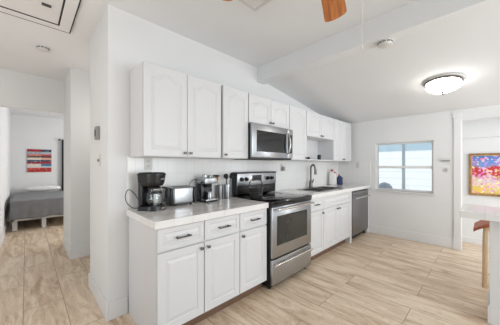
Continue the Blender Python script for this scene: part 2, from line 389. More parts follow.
# window wall with window hole and the opening to the side room
WY0, WY1, WZ0, WZ1 = .605, 1.475, .835, 1.708
OY = .267; OZ = 1.985
bm = bmesh.new()
x0, x1 = XW, XW+.14
box(bm, x0, WY1, 0, x1, YW, HS+.05); box(bm, x0, WY0, 0, x1, WY1, WZ0); box(bm, x0, WY0, WZ1, x1, WY1, HS+.05)
box(bm, x0, OY, 0, x1, WY0, HS+.05); box(bm, x0, -2.2, OZ, x1, OY, HS+.05); box(bm, x0, -3.0, 0, x1, -1.6, HS+.05)
struct('wall_window', bm, M['wall'])
# pilaster with a block capital beside the opening
bm = bmesh.new(); box(bm, x0-.018, OY+.005, .15, x0, .355, 2.02, .003); box(bm, x0-.024, OY-.002, 0, x0, .362, .15, .003); box(bm, x0-.026, OY-.004, 2.02, x0, .366, 2.10, .004)
box(bm, x0-.032, OY+.02, 2.04, x0-.02, .34, 2.08, .004)
struct('trim_2', bm, M['trim'])
# side room
struct('wall_side_room', B(5.30, -2.2, 0, 5.42, .47, 2.3), M['wall2'])
struct('wall_side_room_end', B(x1, .40, 0, 5.30, .47, 2.3), M['wall2'])
struct('ceiling', B(x1, -2.2, 2.12, 5.42, .47, 2.3), M['ceil'])
struct('trim_3', B(5.24, -2.2, 1.745, 5.30, .40, 2.12), M['wall2'])
# baseboards
def base(name, *a): struct(name, B(*a, bev=.003), M['trim'])
base('baseboard_kitchen', XL+.0005, YW-.013, 0, .64, YW, .146)
base('baseboard_column', XL-.013, YW-.013, 0, XL, 2.978, .146)
base('baseboard_window', XW-.013, .362, 0, XW, 1.60, .15)
base('baseboard_stub', .4405, 3.987, 0, 2.4, 4.0, .14)
base('baseboard_stub_side', .427, 3.987, 0, .44, 4.85, .14)
base('baseboard_bedroom', -.30, 4.85, 0, -.287, 8.70, .13)
base('baseboard_side_room', 5.287, -2.2, 0, 5.30, .40, .10)
# tiled splashback on both walls
struct('wall_splashback', B(.635, YW-.016, .90, XW, YW, 1.372), M['splash_x'])
struct('wall_splashback_side', B(XW-.014, 1.565, .90, XW, YW-.016, 1.372), M['splash_y'])

# window
fr = struct('window_1', B(XW+.05, WY0, WZ1-.03, XW+.10, WY1, WZ1), M['trim'])
bm = bmesh.new()
box(bm, XW+.05, WY0, WZ0, XW+.10, WY0+.028, WZ1-.03); box(bm, XW+.05, WY1-.028, WZ0, XW+.10, WY1, WZ1-.03)
box(bm, XW+.05, WY0+.028, WZ0, XW+.10, WY1-.028, WZ0+.03); 
zr = 1.262
box(bm, XW+.035, WY0+.028, zr-.022, XW+.095, WY1-.028, zr+.022, .003)
obj('sash_frame', bm, M['trim'], fr)
bm = bmesh.new(); yc = 1.035
box(bm, XW+.055, yc-.022, zr+.022, XW+.085, yc+.022, WZ1-.03); box(bm, XW+.055, yc-.022, WZ0+.03, XW+.085, yc+.022, zr-.022)
obj('mullion', bm, M['blue_wall'], fr, label='pale blue grey upright mullion')
bm = bmesh.new(); box(bm, XW+.068, WY0+.028, WZ0+.03, XW+.072, WY1-.028, WZ1-.03)
obj('pane', bm, M['pane'], fr)
obj('window_sill', B(XW-.035, WY0-.03, WZ0-.022, XW+.05, WY1+.03, WZ0, bev=.004), M['trim'], fr)

# ================================================================ outdoors (seen through the window)
bm = bmesh.new(); box(bm, 6.6, -.8, 0, 6.66, 5.5, 1.64)
tag(obj('board_fence', bm, M['siding']), 'white horizontal board fence outside the window', 'fence')
bm = bmesh.new(); box(bm, 8.4, -1.5, 0, 8.6, 8, 3.4)
tag(obj('neighbouring_wall', bm, M['blue_wall']), 'pale blue grey house wall seen above the fence through the window', 'wall')
struct('ground', B(5.9, -3, -.12, 9, 9, -.02), M['sheet'])
bm = bmesh.new(); lathe(bm, [(.13, 0), (.16, .3), (.17, .72), (.15, .83), (.09, .89), (.01, .92)])
tag(obj('covered_grill', bm, M['grey_out'], None, (6.0, 1.66, -.02), True), 'rounded pale grey covered shape outside at the lower left window corner', 'garden cover')

# ================================================================ cabinet builders
def front_panel(w, h, arch=0.0, st=.055, t=.019, plain=False):
    """raised-panel door / drawer front; back at y=0, face at y=-t, origin bottom left"""
    bm = bmesh.new(); N = 25 if arch else 2
    def outline(e, y):
        L, R, Bt = st+e, w-st-e, st+e; zs = h-st-e-arch
        pts = [(L, Bt), (R, Bt)]
        for i in range(N):
            s = 1 - i/(N-1); u = min(max((s-.06)/.88, 0), 1)
            pts.append((L+(R-L)*s, zs + arch*((.5-.5*math.cos(2*PI*u))**.75 if 0 < u < 1 else 0)))
        return [bm.verts.new((p[0], y, p[1])) for p in pts]
    def outer(e, y):
        pts = [(e, e), (w-e, e)] + [(e + (w-2*e)*(1-i/(N-1)), h-e) for i in range(N)]
        return [bm.verts.new((p[0], y, p[1])) for p in pts]
    g = .007 if not plain else .003
    loops = [outer(0, 0), outer(0, -t+.003), outer(.003, -t), outline(0, -t), outline(.006, -t+g), outline(.014, -t+g), outline(.034, -t+.001)]
    n = len(loops[0])
    for A, Bq in zip(loops, loops[1:]):
        for i in range(n): bm.faces.new((A[i], A[(i+1) % n], Bq[(i+1) % n], Bq[i]))
    bm.faces.new(loops[-1]); bm.faces.new(loops[0][::-1])
    return bm
def knob(parent, x, z, y=-.019):
    bm = bmesh.new(); mt = Matrix.Translation((x, y, z)) @ Matrix.Rotation(PI/2, 4, 'X')
    lathe(bm, [(.008, 0), (.006, .004), (.005, .016)], seg=14, mtx=mt)
    box(bm, x-.013, y-.027, z-.011, x+.013, y-.015, z+.011, .003)
    return obj('knob', bm, M['nickel'], parent, smooth=True)
def pull(parent, x, z, L=.13, y=-.019, m='bronze'):
    bm = bmesh.new()
    for s in (-1, 1): box(bm, x+s*(L/2-.014)-.005, y-.026, z-.005, x+s*(L/2-.014)+.005, y, z+.005, .001)
    box(bm, x-L/2, y-.034, z-.006, x+L/2, y-.024, z+.006, .003)
    return obj('handle', bm, M[m], parent, smooth=True)
def door(parent, x, z, w, h, arch=0, kn=None, y=0):
    d = obj('door', front_panel(w, h, arch, st=.05 if w < .3 else .056), M['white'], parent, (x, y, z), smooth=False)
    if kn: knob(d, *kn)
    return d
def drawer(parent, x, z, w, h, L=.12):
    d = obj('drawer', front_panel(w, h, 0, st=.034), M['white'], parent, (x, 0, z))
    if L: pull(d, w/2, h/2, L)
    return d

CY = 1.60        # carcass face of the base cabinets (doors stand 2 cm in front)
ZC = .860        # underside of worktop
def base_carcass(w, left_to_floor=False):
    bm = bmesh.new(); d = YW-.018-CY
    box(bm, 0, 0, .10, w, d, ZC)
    return bm
def toe(parent, w, d=.06):
    obj('toe_board', B(0, d, 0, w, d+.02, .10), M['toe'], parent, label='brown wooden toe board')

def upper_carcass(w, z0, z1, y0=1.909):
    return B(0, 0, 0, w, YW-.004-y0, z1-z0)

# left run
t = thing('base_cabinet', 'white base cabinet with two drawers over two doors, under the coffee maker', 'cabinet', (.645, CY, 0))
bm = base_carcass(.763); box(bm, 0, .0, 0, .02, YW-.018-CY, .10)
obj('cabinet_body', bm, M['white'], t); 
bmx = B(.02, .06, 0, .763, .08, .10); obj('toe_board', bmx, M['toe'], t, label='brown wooden toe board')
drawer(t, .004, .694, .374, .160); drawer(t, .386, .694, .374, .160)
door(t, .004, .112, .374, .570, 0, (.346, .53)); door(t, .386, .112, .374, .570, 0, (.028, .53))
t = thing('base_cabinet', 'narrow white base cabinet with one drawer and one door, directly left of the stove', 'cabinet', (1.408, CY, 0))
obj('cabinet_body', base_carcass(.376), M['white'], t); toe(t, .376)
drawer(t, .004, .694, .368, .160); door(t, .004, .112, .368, .570, 0, (.03, .53))
# right run
t = thing('base_cabinet', 'slim white base cabinet with one drawer and one door, directly right of the stove', 'cabinet', (2.565, CY, 0))
obj('cabinet_body', base_carcass(.402), M['white'], t); toe(t, .402)
drawer(t, .004, .694, .394, .160, .10); door(t, .004, .112, .394, .570, 0, (.362, .53))
t = thing('base_cabinet', 'white sink cabinet with one long false drawer and two doors, left of the dishwasher', 'cabinet', (2.967, CY, 0))
# open box so that the sink bowls hang inside
bm = bmesh.new(); d = YW-.018-CY
box(bm, 0, 0, .10, .905, d, .12); box(bm, 0, 0, .12, .018, d, ZC); box(bm, .887, 0, .12, .905, d, ZC); box(bm, .018, d-.012, .12, .887, d, ZC); box(bm, .018, 0, .12, .887, .018, ZC)
box(bm, .887, -.019, 0, .955, .06, ZC); 
obj('cabinet_body', bm, M['white'], t); toe(t, .887)
drawer(t, .004, .694, .879, .160, 0); door(t, .004, .112, .437, .570, 0, (.40, .53)); door(t, .446, .112, .437, .570, 0, (.032, .53))

# worktops
def worktop(name, label, x0, x1, cat='worktop', hole=None, left_edge=False):
    y0, y1 = 1.572, YW-.017
    bm = bmesh.new()
    if hole:
        hx0, hx1, hy0, hy1 = hole
        box(bm, x0, y0, ZC, hx0, y1, .914); box(bm, hx1, y0, ZC, x1, y1, .914); box(bm, hx0, y0, ZC, hx1, hy0, .914); box(bm, hx0, hy1, ZC, hx1, y1, .914)
    else: box(bm, x0, y0, ZC, x1, y1, .914)
    o = tag(obj(name, bm, M['counter'], None), label, cat)
    obj('edge_tiles', B(x0, y0-.009, ZC+.0005, x1, y0, .9155, bev=.003), M['counter_edge'], o, label='plain white edge tiles')
    if left_edge: obj('edge_tiles', B(x0-.009, y0-.009, ZC+.0005, x0, y1, .9155, bev=.003), M['counter_edge_y'], o, label='plain white edge tiles')
    return o
worktop('worktop', 'marbled white tiled worktop left of the stove carrying coffee maker and toaster', .634, 1.788, left_edge=True)
SX0, SX1, SY0, SY1 = 3.03, 3.82, 1.67, 2.07
worktop('worktop', 'marbled white tiled worktop right of the stove with the sink let into it', 2.562, XW-.015, hole=(SX0+.01, SX1-.01, SY0+.01, SY1-.01))

# upper cabinets
UY = 1.909; UZ0, UZ1 = 1.373, 2.13
def upper(label, x0, x1, z0, doors, arch=.05, z1=UZ1):
    t = thing('wall_cabinet', label, 'cabinet', (x0, UY, z0))
    obj('cabinet_body', upper_carcass(x1-x0, z0, z1), M['white'], t)
    n = len(doors); w = (x1-x0-.004*(n+1))/n
    for i, side in enumerate(doors):
        kx = .026 if side == 'l' else w-.026
        door(t, .004+i*(w+.004), .004, w, z1-z0-.008, arch, (kx, .032))
    return t
upper('tall white wall cabinet with two arched doors above the coffee maker, leftmost of the row', .662, 1.430, UZ0, 'rl')
upper('white wall cabinet with a single arched door, left of the microwave', 1.450, 1.814, UZ0, 'l')
upper('short white wall cabinet with two arched doors above the microwave', 1.820, 2.597, 1.79, 'rl', .045)
upper('narrow white wall cabinet with a single arched door, right of the microwave', 2.600, 3.026, UZ0, 'r')
upper('white wall cabinet with two doors at the far right end, above the white detergent bottle', 3.925, 4.675, UZ0, 'rl')
# cabinet with open niche
t = thing('wall_cabinet', 'white wall cabinet with two short doors over an open niche above the sink', 'cabinet', (3.029, UY, UZ0))
W_ = .893; D_ = YW-.004-UY; zn = 1.742-UZ0; zt = UZ1-UZ0
bm = bmesh.new()
box(bm, 0, 0, zn, W_, D_, zt); box(bm, 0, -.015, 0, .016, D_, zn); box(bm, W_-.016, -.015, 0, W_, D_, zn); box(bm, .016, -.012, 0, W_-.016, D_, .016); box(bm, .016, D_-.008, .016, W_-.016, D_, zn)
obj('cabinet_body', bm, M['white'], t)
door(t, .004, zn+.002, W_/2-.006, zt-zn-.006, .045, (W_/2-.032, .03)); door(t, W_/2+.002, zn+.002, W_/2-.006, zt-zn-.006, .045, (.026, .03))
bm = bmesh.new(); box(bm, .016, .02, .08, .026, .045, .31, .002); box(bm, .016, .01, .29, .034, .055, .315, .003)
obj('hinge_strip', bm, M['inner'], t)

bm = bmesh.new(); box(bm, -.028, -.02, 0, .028, .02, .085, .005); box(bm, -.02, -.023, .05, .02, -.02, .075, .001)
tag(obj('speaker', bm, M['black'], None, (3.60, 2.0, UZ0+.0165)), 'small upright black box standing in the open cabinet niche', 'device')
bm = bmesh.new(); lathe(bm, [(.028, 0), (.03, .006), (.018, .03), (.008, .04)], seg=20)
tag(obj('sink_stopper', bm, M['black'], None, (3.19, 1.96, UZ0+.0165), True), 'low black cone lying at the left corner of the cabinet niche', 'stopper')

# ================================================================ dishwasher
t = thing('dishwasher', 'stainless dishwasher under the right end of the worktop', 'dishwasher', (3.935, CY, 0))
Wd = .725
obj('cabinet_body', B(0, .0, .09, Wd, .56, .845), M['black_matt'], t)
d = obj('door', B(.004, -.032, .10, Wd-.004, 0, .78, bev=.004), M['steel_dark'], t, smooth=True)
bm = bmesh.new(); tube(bm, [(.05, -.075, .735), (Wd-.05, -.075, .735)], .012, 12, False)
for x in (.07, Wd-.07): box(bm, x-.01, -.075, .727, x+.01, -.03, .743, .002)
obj('handle', bm, M['chrome'], d, smooth=True)
obj('control_panel', B(.004, -.034, .784, Wd-.004, 0, .84, bev=.004), M['steel_dark'], t, smooth=True)
obj('toe_board', B(.02, .03, .02, Wd-.02, .05, .09), M['black_matt'], t, label='black toe board')
for x in (.04, Wd-.06):
    obj('leg', B(x, .02, 0, x+.02, .04, .09), M['black_matt'], t)
tag(obj('filler_panel', B(4.664, CY-.015, 0, XW-.015, CY+.02, .848), M['white']), 'narrow white filler panel between dishwasher and window wall', 'panel')

# ================================================================ stove
RX0, RX1 = 1.797, 2.553; RW = RX1-RX0; RF = 1.556      # body face
t = thing('stove', 'stainless and black electric stove with glass top, between the base cabinets', 'stove', (RX0, RF, 0))
D = 2.185-RF
obj('stove_body', B(0, 0, .035, RW, D, .905), M['black'], t)
for x in (.03, RW-.06):
    for y in (.03, D-.06): 
        bm = bmesh.new(); lathe(bm, [(.018, 0), (.018, .036)], x+.015, y+.015, 0, 14); obj('leg', bm, M['black_matt'], t)
dr = obj('oven_door', B(.006, -.03, .335, RW-.006, 0, .862, bev=.005), M['steel'], t, smooth=True)
bm = bmesh.new(); gx0, gx1, gz0, gz1 = .095, RW-.115, .468, .752
box(bm, gx0-.012, -.0335, gz0-.012, gx1+.012, -.03, gz1+.012, .001)
g = obj('window_surround', bm, M['black'], dr)
obj('door_glass', B(gx0, -.0355, gz0, gx1, -.0336, gz1), M['oven_glass'], g)
bm = bmesh.new(); tube(bm, [(.03, -.078, .842), (RW-.03, -.078, .842)], .0125, 14, False)
for x in (.06, RW-.06): box(bm, x-.012, -.078, .832, x+.012, -.029, .851, .003)
obj('handle', bm, M['chrome'], dr, smooth=True)
dw = obj('storage_drawer', B(.006, -.03, .06, RW-.006, 0, .318, bev=.005), M['steel'], t, smooth=True)
bm = bmesh.new(); tube(bm, [(.03, -.062, .272), (RW-.03, -.062, .272)], .011, 12, False)
for x in (.055, .20, RW-.055): box(bm, x-.011, -.062, .263, x+.011, -.029, .281, .003)
obj('handle', bm, M['chrome'], dw, smooth=True)
ct = obj('cooktop', B(-.004, -.04, .890, RW+.002, D-.03, .927, bev=.006), M['black_glass'], t, smooth=True)
for (bx, by, br) in ((.20, .14, .10), (.56, .14, .085), (.20, .40, .075), (.56, .40, .10)):
    bm = bmesh.new(); lathe(bm, [(br, 0), (br, .0006), (br-.004, .0006), (br-.004, 0)], bx, by, .927, 40, cap=False)
    obj('burner_ring', bm, M['grey_plastic'], ct)
obj('front_rail', B(0, -.034, .868, RW, .0, .889, bev=.003), M['black'], t)
bg_ = obj('backguard', B(.012, D-.085, .928, RW, D, 1.165, bev=.012, seg=3), M['black'], t, smooth=True)
bm = bmesh.new(); box(bm, .024, D-.097, 1.045, RW-.006, D-.080, 1.196, .006)
cp = obj('control_panel', bm, M['steel'], bg_, smooth=True, label='stainless control panel')
obj('top_cap', B(.012, D-.1, 1.196, RW+.002, D, 1.212, bev=.005), M['black'], bg_)
obj('side_cap', B(.012, D-.0795, 1.1655, RW, D, 1.1955), M['black'], bg_)
obj('display', B(.275, D-.1005, 1.098, .445, D-.0975, 1.172), M['black_glass'], cp)
for kx in (.085, .165, .565, .65):
    bm = bmesh.new(); mt = Matrix.Translation((kx, D-.097, 1.125)) @ Matrix.Rotation(PI/2, 4, 'X')
    lathe(bm, [(.026, 0), (.026, .008), (.021, .012), (.019, .030), (.010, .032)], seg=22, mtx=mt)
    box(bm, kx-.004, D-.136, 1.105, kx+.004, D-.128, 1.145, .002)
    obj('knob', bm, M['black'], cp, smooth=True)

# ================================================================ microwave
MX0, MX1 = 1.812, 2.590; MW = MX1-MX0; MF = 1.86; MZ0, MZ1 = 1.372, 1.778
t = thing('microwave', 'stainless over-the-range microwave with curved handle, hung above the stove', 'microwave', (MX0, MF, MZ0))
Hm = MZ1-MZ0
obj('microwave_body', B(0, 0, 0, MW, YW-.02-MF, Hm), M['black'], t)
d = obj('door', B(0, -.03, .018, MW-.125, 0, Hm, bev=.005), M['steel'], t, smooth=True)
obj('door_glass', B(.075, -.0325, .085, MW-.155, -.0302, Hm-.075), M['black_glass'], d)
bm = bmesh.new(); hx = MW-.128
tube(bm, [(hx, -.03, .075), (hx, -.06, .10), (hx, -.082, .20), (hx, -.06, Hm-.09), (hx, -.03, Hm-.065)], .011, 12)
obj('handle', bm, M['chrome'], d, smooth=True)
cp = obj('control_panel', B(MW-.122, -.03, .018, MW, 0, Hm, bev=.005), M['steel'], t, smooth=True)
obj('keypad', B(MW-.112, -.0325, .085, MW-.022, -.0302, Hm-.075), M['black_glass'], cp)
obj('vent_grille', B(.01, -.02, -.004, MW-.01, .30, .0), M['black_matt'], t)

# ================================================================ sink and faucet
t = thing('sink', 'stainless double bowl sink let into the right worktop', 'sink', ((SX0+SX1)/2, (SY0+SY1)/2, .914))
hw, hd = (SX1-SX0)/2, (SY1-SY0)/2
bm = bmesh.new(); z0, z1 = .0015, .007
box(bm, -hw, -hd, z0, hw, -hd+.03, z1, .002); box(bm, -hw, hd-.055, z0, hw, hd, z1, .002); box(bm, -hw, -hd+.03, z0, -hw+.03, hd-.055, z1, .002); box(bm, hw-.03, -hd+.03, z0, hw, hd-.055, z1, .002); box(bm, -.015, -hd+.03, z0, .015, hd-.055, z1, .002)
obj('rim', bm, M['steel_dark'], t)
for (a, b) in ((-hw+.03, -.015), (.015, hw-.03)):
    bm = bmesh.new(); y0, y1, zb = -hd+.03, hd-.055, -.17; k = .004
    box(bm, a, y0, zb, b, y1, zb+k); box(bm, a, y0, zb+k, a+k, y1, .003); box(bm, b-k, y0, zb+k, b, y1, .003); box(bm, a+k, y0, zb+k, b-k, y0+k, .003); box(bm, a+k, y1-k, zb+k, b-k, y1, .003)
    bo = obj('bowl', bm, M['steel_dark'], t)
    bm = bmesh.new(); lathe(bm, [(.04, 0), (.04, .003), (.02, .002)], (a+b)/2, (y0+y1)/2, zb+k, 20); obj('drain', bm, M['nickel'], bo)
t = thing('faucet', 'gooseneck pull-down faucet behind the sink', 'faucet', (3.52, 2.115, .9145))
bm = bmesh.new(); lathe(bm, [(.04, 0), (.04, .008), (.03, .016), (.027, .11), (.02, .125)], seg=20)
obj('base', bm, M['nickel'], t, smooth=True)
bm = bmesh.new(); tube(bm, [(0, 0, .12), (0, 0, .31), (.002, -.008, .36), (.008, -.035, .39), (.014, -.062, .37), (.018, -.074, .32)], .0155, 12)
obj('spout', bm, M['nickel'], t, smooth=True)
bm = bmesh.new(); tube(bm, [(.018, -.074, .325), (.020, -.078, .28), (.021, -.080, .225)], .018, 12, True, (.017, .023))
obj('spray_head', bm, M['nickel'], t, smooth=True)
bm = bmesh.new(); tube(bm, [(.02, 0, .07), (.055, -.005, .09), (.075, -.01, .145)], .008, 10, True, (.015, .009)); obj('lever', bm, M['nickel'], t, smooth=True)

# detergent bottles in the corner
t = thing('detergent_bottle', 'tall white bottle with red cap in the corner of the right worktop', 'bottle', (4.28, 2.09, .9145), -1.1)
bm = bmesh.new(); box(bm, -.065, -.035, 0, .065, .035, .225, .016, 3); box(bm, -.05, -.03, .215, .02, .03, .262, .014, 3)
obj('bottle_body', bm, M['bottle_white'], t, smooth=True)
bm = bmesh.new(); tube(bm, [(.055, 0, .16), (.06, 0, .21), (.035, 0, .245), (.0, 0, .25)], .011, 10); obj('handle', bm, M['red'], t, smooth=True, label='red handle')
bm = bmesh.new(); lathe(bm, [(.024, .262), (.024, .3), (.018, .303)], -.015, 0, 0, 18); obj('cap', bm, M['red'], t, smooth=True, label='red cap')
t = thing('soap_bottle', 'navy blue squat bottle beside the white detergent bottle', 'bottle', (4.40, 2.005, .9145), -1.1)
bm = bmesh.new(); box(bm, -.055, -.03, 0, .055, .03, .155, .015, 3); box(bm, -.035, -.024, .145, .03, .024, .175, .01, 2)
obj('bottle_body', bm, M['navy'], t, smooth=True)
bm = bmesh.new(); lathe(bm, [(.016, .172), (.016, .2), (.012, .203)], -.01, 0, 0, 16); obj('cap', bm, M['red'], t, smooth=True, label='red cap')

# ================================================================ coffee maker
CZ = .9145
t = thing('coffee_maker', 'black drip coffee maker with glass carafe at the left end of the worktop', 'coffee maker', (.792, 2.045, CZ), math.radians(30))
def dshape(w, y0, y1, n=14):
    """rounded front, softly rounded back"""
    r = w/2; q = .032; pts = []
    for i in range(5):
        a = PI/2*i/4; pts.append((r-q+q*math.cos(a), y1-q+q*math.sin(a)))
    for i in range(5):
        a = PI/2+PI/2*i/4; pts.append((-r+q+q*math.cos(a), y1-q+q*math.sin(a)))
    for i in range(n+1):
        a = PI + PI*i/n; pts.append((r*math.cos(a), y0+r+r*math.sin(a)))
    return pts
def dprism(bm, w0, w1, y0a, y0b, y1, z0, z1):
    A = [bm.verts.new((p[0], p[1], z0)) for p in dshape(w0, y0a, y1)]; Bv = [bm.verts.new((p[0], p[1], z1)) for p in dshape(w1, y0b, y1)]
    bm.faces.new(A[::-1]); bm.faces.new(Bv); n = len(A)
    for i in range(n): bm.faces.new((A[i], A[(i+1) % n], Bv[(i+1) % n], Bv[i]))
bm = bmesh.new(); dprism(bm, .19, .18, -.112, -.108, .088, 0, .035)
bs = obj('base', bm, M['black'], t, smooth=True)
bm = bmesh.new(); lathe(bm, [(.066, .0355), (.066, .039)], 0, -.02, 0, 28); obj('warming_plate', bm, M['black_matt'], bs)
obj('switch', B(-.02, -.1175, .010, .02, -.111, .024), M['grey_plastic'], bs)
obj('tower', B(-.082, .045, .0355, .082, .084, .235, bev=.014, seg=3), M['black'], t, smooth=True)
bm = bmesh.new(); dprism(bm, .150, .182, -.090, -.105, .085, .208, .235); dprism(bm, .182, .196, -.105, -.114, .088, .235, .300); dprism(bm, .202, .202, -.117, -.117, .09, .300, .312)
hd_ = obj('brew_head', bm, M['black'], t, smooth=True)
obj('lid', (lambda b: (dprism(b, .19, .18, -.108, -.104, .082, .3125, .322), b)[1])(bmesh.new()), M['black_matt'], hd_, smooth=True)
obj('badge', B(-.024, -.117, .262, .024, -.104, .272), M['grey_plastic'], hd_)
bm = bmesh.new(); lathe(bm, [(.058, .04), (.069, .055), (.072, .10), (.062, .155), (.053, .182), (.050, .182), (.059, .153), (.069, .10), (.066, .057), (.055, .0435)], 0, -.02, 0, 30, cap=True)
ca = obj('carafe', bm, M['glass'], t, smooth=True, label='clear glass carafe')
bm = bmesh.new(); lathe(bm, [(.056, .183), (.058, .194), (.045, .203), (.01, .206)], 0, -.02, 0, 26); obj('carafe_lid', bm, M['black'], ca, smooth=True)
bm = bmesh.new(); lathe(bm, [(.068, .142), (.0645, .158), (.0625, .158), (.066, .142)], 0, -.02, 0, 30, cap=False)
obj('carafe_band', bm, M['black'], ca, smooth=True)
bm = bmesh.new(); tube(bm, [(.03, -.075, .19), (.055, -.118, .178), (.055, -.125, .10), (.035, -.088, .075)], .008, 10); obj('carafe_handle', bm, M['black'], ca, smooth=True)
# its cord
bm = bmesh.new(); tube(bm, [(.712, 2.135, .99), (.675, 2.15, 1.055), (.635, 2.155, 1.09), (.607, 2.15, 1.05), (.612, 2.14, .985), (.655, 2.12, .935), (.70, 2.11, .93)], .0035, 8)
obj('cord', bm, M['black'], t, smooth=True).matrix_parent_inverse = (Matrix.Translation((.792, 2.045, CZ)) @ Matrix.Rotation(math.radians(30), 4, 'Z')).inverted()

# ================================================================ toaster
t = thing('toaster', 'low stainless two slot toaster between coffee maker and espresso machine', 'toaster', (1.09, 2.10, CZ), math.radians(-3))
obj('toaster_body', B(-.105, -.072, .012, .105, .072, .178, bev=.022, seg=4), M['steel'], t, smooth=True)
for s in (-1, 1):
    e = obj('end_panel', B(min(s*.106, s*.128), -.070, .010, max(s*.106, s*.128), .070, .170, bev=.009, seg=3), M['black'], t, smooth=True, label='black end panel')
    if s > 0: obj('lever', B(.129, -.016, .105, .143, .016, .12, bev=.003), M['black'], e)
for y in (-.03, .03): obj('slot', B(-.085, y-.011, .1783, .085, y+.011, .1795), M['black_matt'], t)
for sx_ in (-.08, .08):
    for sy_ in (-.05, .05): obj('foot', B(sx_-.01, sy_-.01, 0, sx_+.01, sy_+.01, .0118), M['black_matt'], t)

# ================================================================ espresso machine
t = thing('espresso_machine', 'small black and stainless espresso machine with jug on its drip tray', 'espresso machine', (1.385, 2.085, CZ), math.radians(3))
w2 = .078
obj('base', B(-w2, -.085, 0, w2, .085, .016, bev=.004), M['black'], t)
obj('drip_tray', B(-w2+.002, -.092, .0165, w2-.002, .0, .033, bev=.005), M['steel'], t, smooth=True, label='stainless drip tray')
obj('tower', B(-w2+.004, .005, .0165, w2-.004, .085, .19, bev=.008), M['black'], t, smooth=True)
obj('brew_head', B(-w2, -.075, .1905, w2, .088, .255, bev=.010, seg=3), M['steel'], t, smooth=True, label='stainless head')
bm = bmesh.new(); lathe(bm, [(.028, .2555), (.03, .27), (.026, .288), (.02, .292)], -.035, -.01, 0, 22); obj('boiler_cap', bm, M['steel'], t, smooth=True)
bm = bmesh.new(); lathe(bm, [(.022, .2555), (.022, .275), (.017, .282)], .03, -.01, 0, 22); obj('selector_knob', bm, M['steel'], t, smooth=True)
bm = bmesh.new(); lathe(bm, [(.032, .19), (.03, .165), (.022, .155)], -.01, -.035, 0, 22); pf = obj('filter_holder', bm, M['black'], t, smooth=True)
bm = bmesh.new(); tube(bm, [(.055, -.03, .27), (.085, -.05, .272), (.112, -.065, .268)], .011, 10, True, (.009, .012)); obj('lever', bm, M['black'], t, smooth=True)
bm = bmesh.new(); tube(bm, [(-.078, -.02, .21), (-.10, -.035, .20), (-.103, -.04, .10)], .006, 8); obj('steam_wand', bm, M['black'], t, smooth=True)
tube_bm = bmesh.new(); tube(tube_bm, [(-.075, .06, .225), (-.11, .065, .235), (-.15, .07, .215), (-.178, .075, .165), (-.185, .085, .12)], .0032, 8); obj('cord', tube_bm, M['black'], t, smooth=True)
t = thing('milk_jug', 'little stainless jug standing on the espresso machine drip tray', 'jug', (1.388, 2.04, CZ+.0335), .3)
bm = bmesh.new(); lathe(bm, [(.028, 0), (.031, .02), (.026, .05), (.028, .068), (.026, .068), (.024, .05), (.028, .02), (.025, .004)], seg=24); obj('jug_body', bm, M['steel'], t, smooth=True)
bm = bmesh.new(); tube(bm, [(.026, 0, .058), (.046, 0, .05), (.044, 0, .02), (.029, 0, .016)], .004, 8); obj('handle', bm, M['steel'], t, smooth=True)

# ================================================================ utensils
def canister(x, y, r, h, m, label):
    bm = bmesh.new(); lathe(bm, [(r*.98, 0), (r, .004), (r, h), (r-.003, h), (r-.003, .006)], seg=28)
    return tag(obj('utensil_canister', bm, M[m], None, (x, y, CZ), True), label, 'canister')
canister(1.672, 2.10, .038, .165, 'steel', 'stainless utensil canister with dark cooking tools, beside the stove')
canister(1.598, 2.145, .036, .155, 'steel_dark', 'dull grey canister holding a wooden spoon, behind the stainless one')
def utensil(name, label, p0, p1, m, head):
    t = thing(name, label, 'kitchen tool', p0)
    d = Vector(p1)-Vector(p0)
    bm = bmesh.new(); tube(bm, [(0, 0, 0), tuple(d)], .0045, 8, False); obj('handle', bm, M[m], t, smooth=True)
    bm = bmesh.new(); rot = d.to_track_quat('Z', 'Y').to_matrix().to_4x4(); sc = Matrix.Diagonal((head[0], head[1], head[2], 1))
    bmesh.ops.create_uvsphere(bm, u_segments=18, v_segments=12, radius=1, matrix=Matrix.Translation(d + d.normalized()*head[2]*.8) @ rot @ sc)
    obj('head', bm, M[m], t, smooth=True)
utensil('ladle', 'black ladle with round head standing in the stainless canister', (1.664, 2.098, CZ+.008), (1.645, 2.085, CZ+.235), 'black', (.03, .017, .03))
utensil('spatula', 'black spatula standing in the stainless canister', (1.68, 2.10, CZ+.008), (1.722, 2.10, CZ+.232), 'black', (.028, .006, .036))
utensil('slotted_spoon', 'black slotted spoon at the back of the stainless canister', (1.675, 2.108, CZ+.008), (1.690, 2.135, CZ+.225), 'black', (.024, .01, .034))
utensil('wooden_spoon', 'tan wooden spoon leaning from the grey canister', (1.600, 2.145, CZ+.008), (1.555, 2.135, CZ+.215), 'tan', (.026, .010, .036))

# ================================================================ wire basket on the stove
t = thing('wire_basket', 'black wire basket with arched handle standing on the left of the stove top', 'basket', (1.945, 1.90, .9275), -.77)
bm = bmesh.new(); r0, r1, hb = .070, .085, .105
for k in range(5):
    z = .004+k*(hb-.004)/4; r = r0+(r1-r0)*k/4
    tube(bm, [(r*math.cos(2*PI*i/28), r*math.sin(2*PI*i/28), z) for i in range(29)], .003 if k == 4 else .002, 6, False)
for i in range(18):
    a = 2*PI*i/18; tube(bm, [(r0*math.cos(a), r0*math.sin(a), .004), (r1*math.cos(a), r1*math.sin(a), hb)], .002, 6, False)
for i in range(-3, 4):
    y = i*.018; q = math.sqrt(r0*r0-y*y); tube(bm, [(-q, y, .004), (q, y, .004)], .002, 6, False)
obj('basket_body', bm, M['nickel'], t, smooth=True)
bm = bmesh.new(); lathe(bm, [(.060, .008), (.064, .008), (.078, .098), (.075, .098)], seg=26, cap=False); lathe(bm, [(.001, .008), (.062, .008)], seg=26, cap=False); obj('liner', bm, M['black_matt'], t, smooth=True, label='black liner')
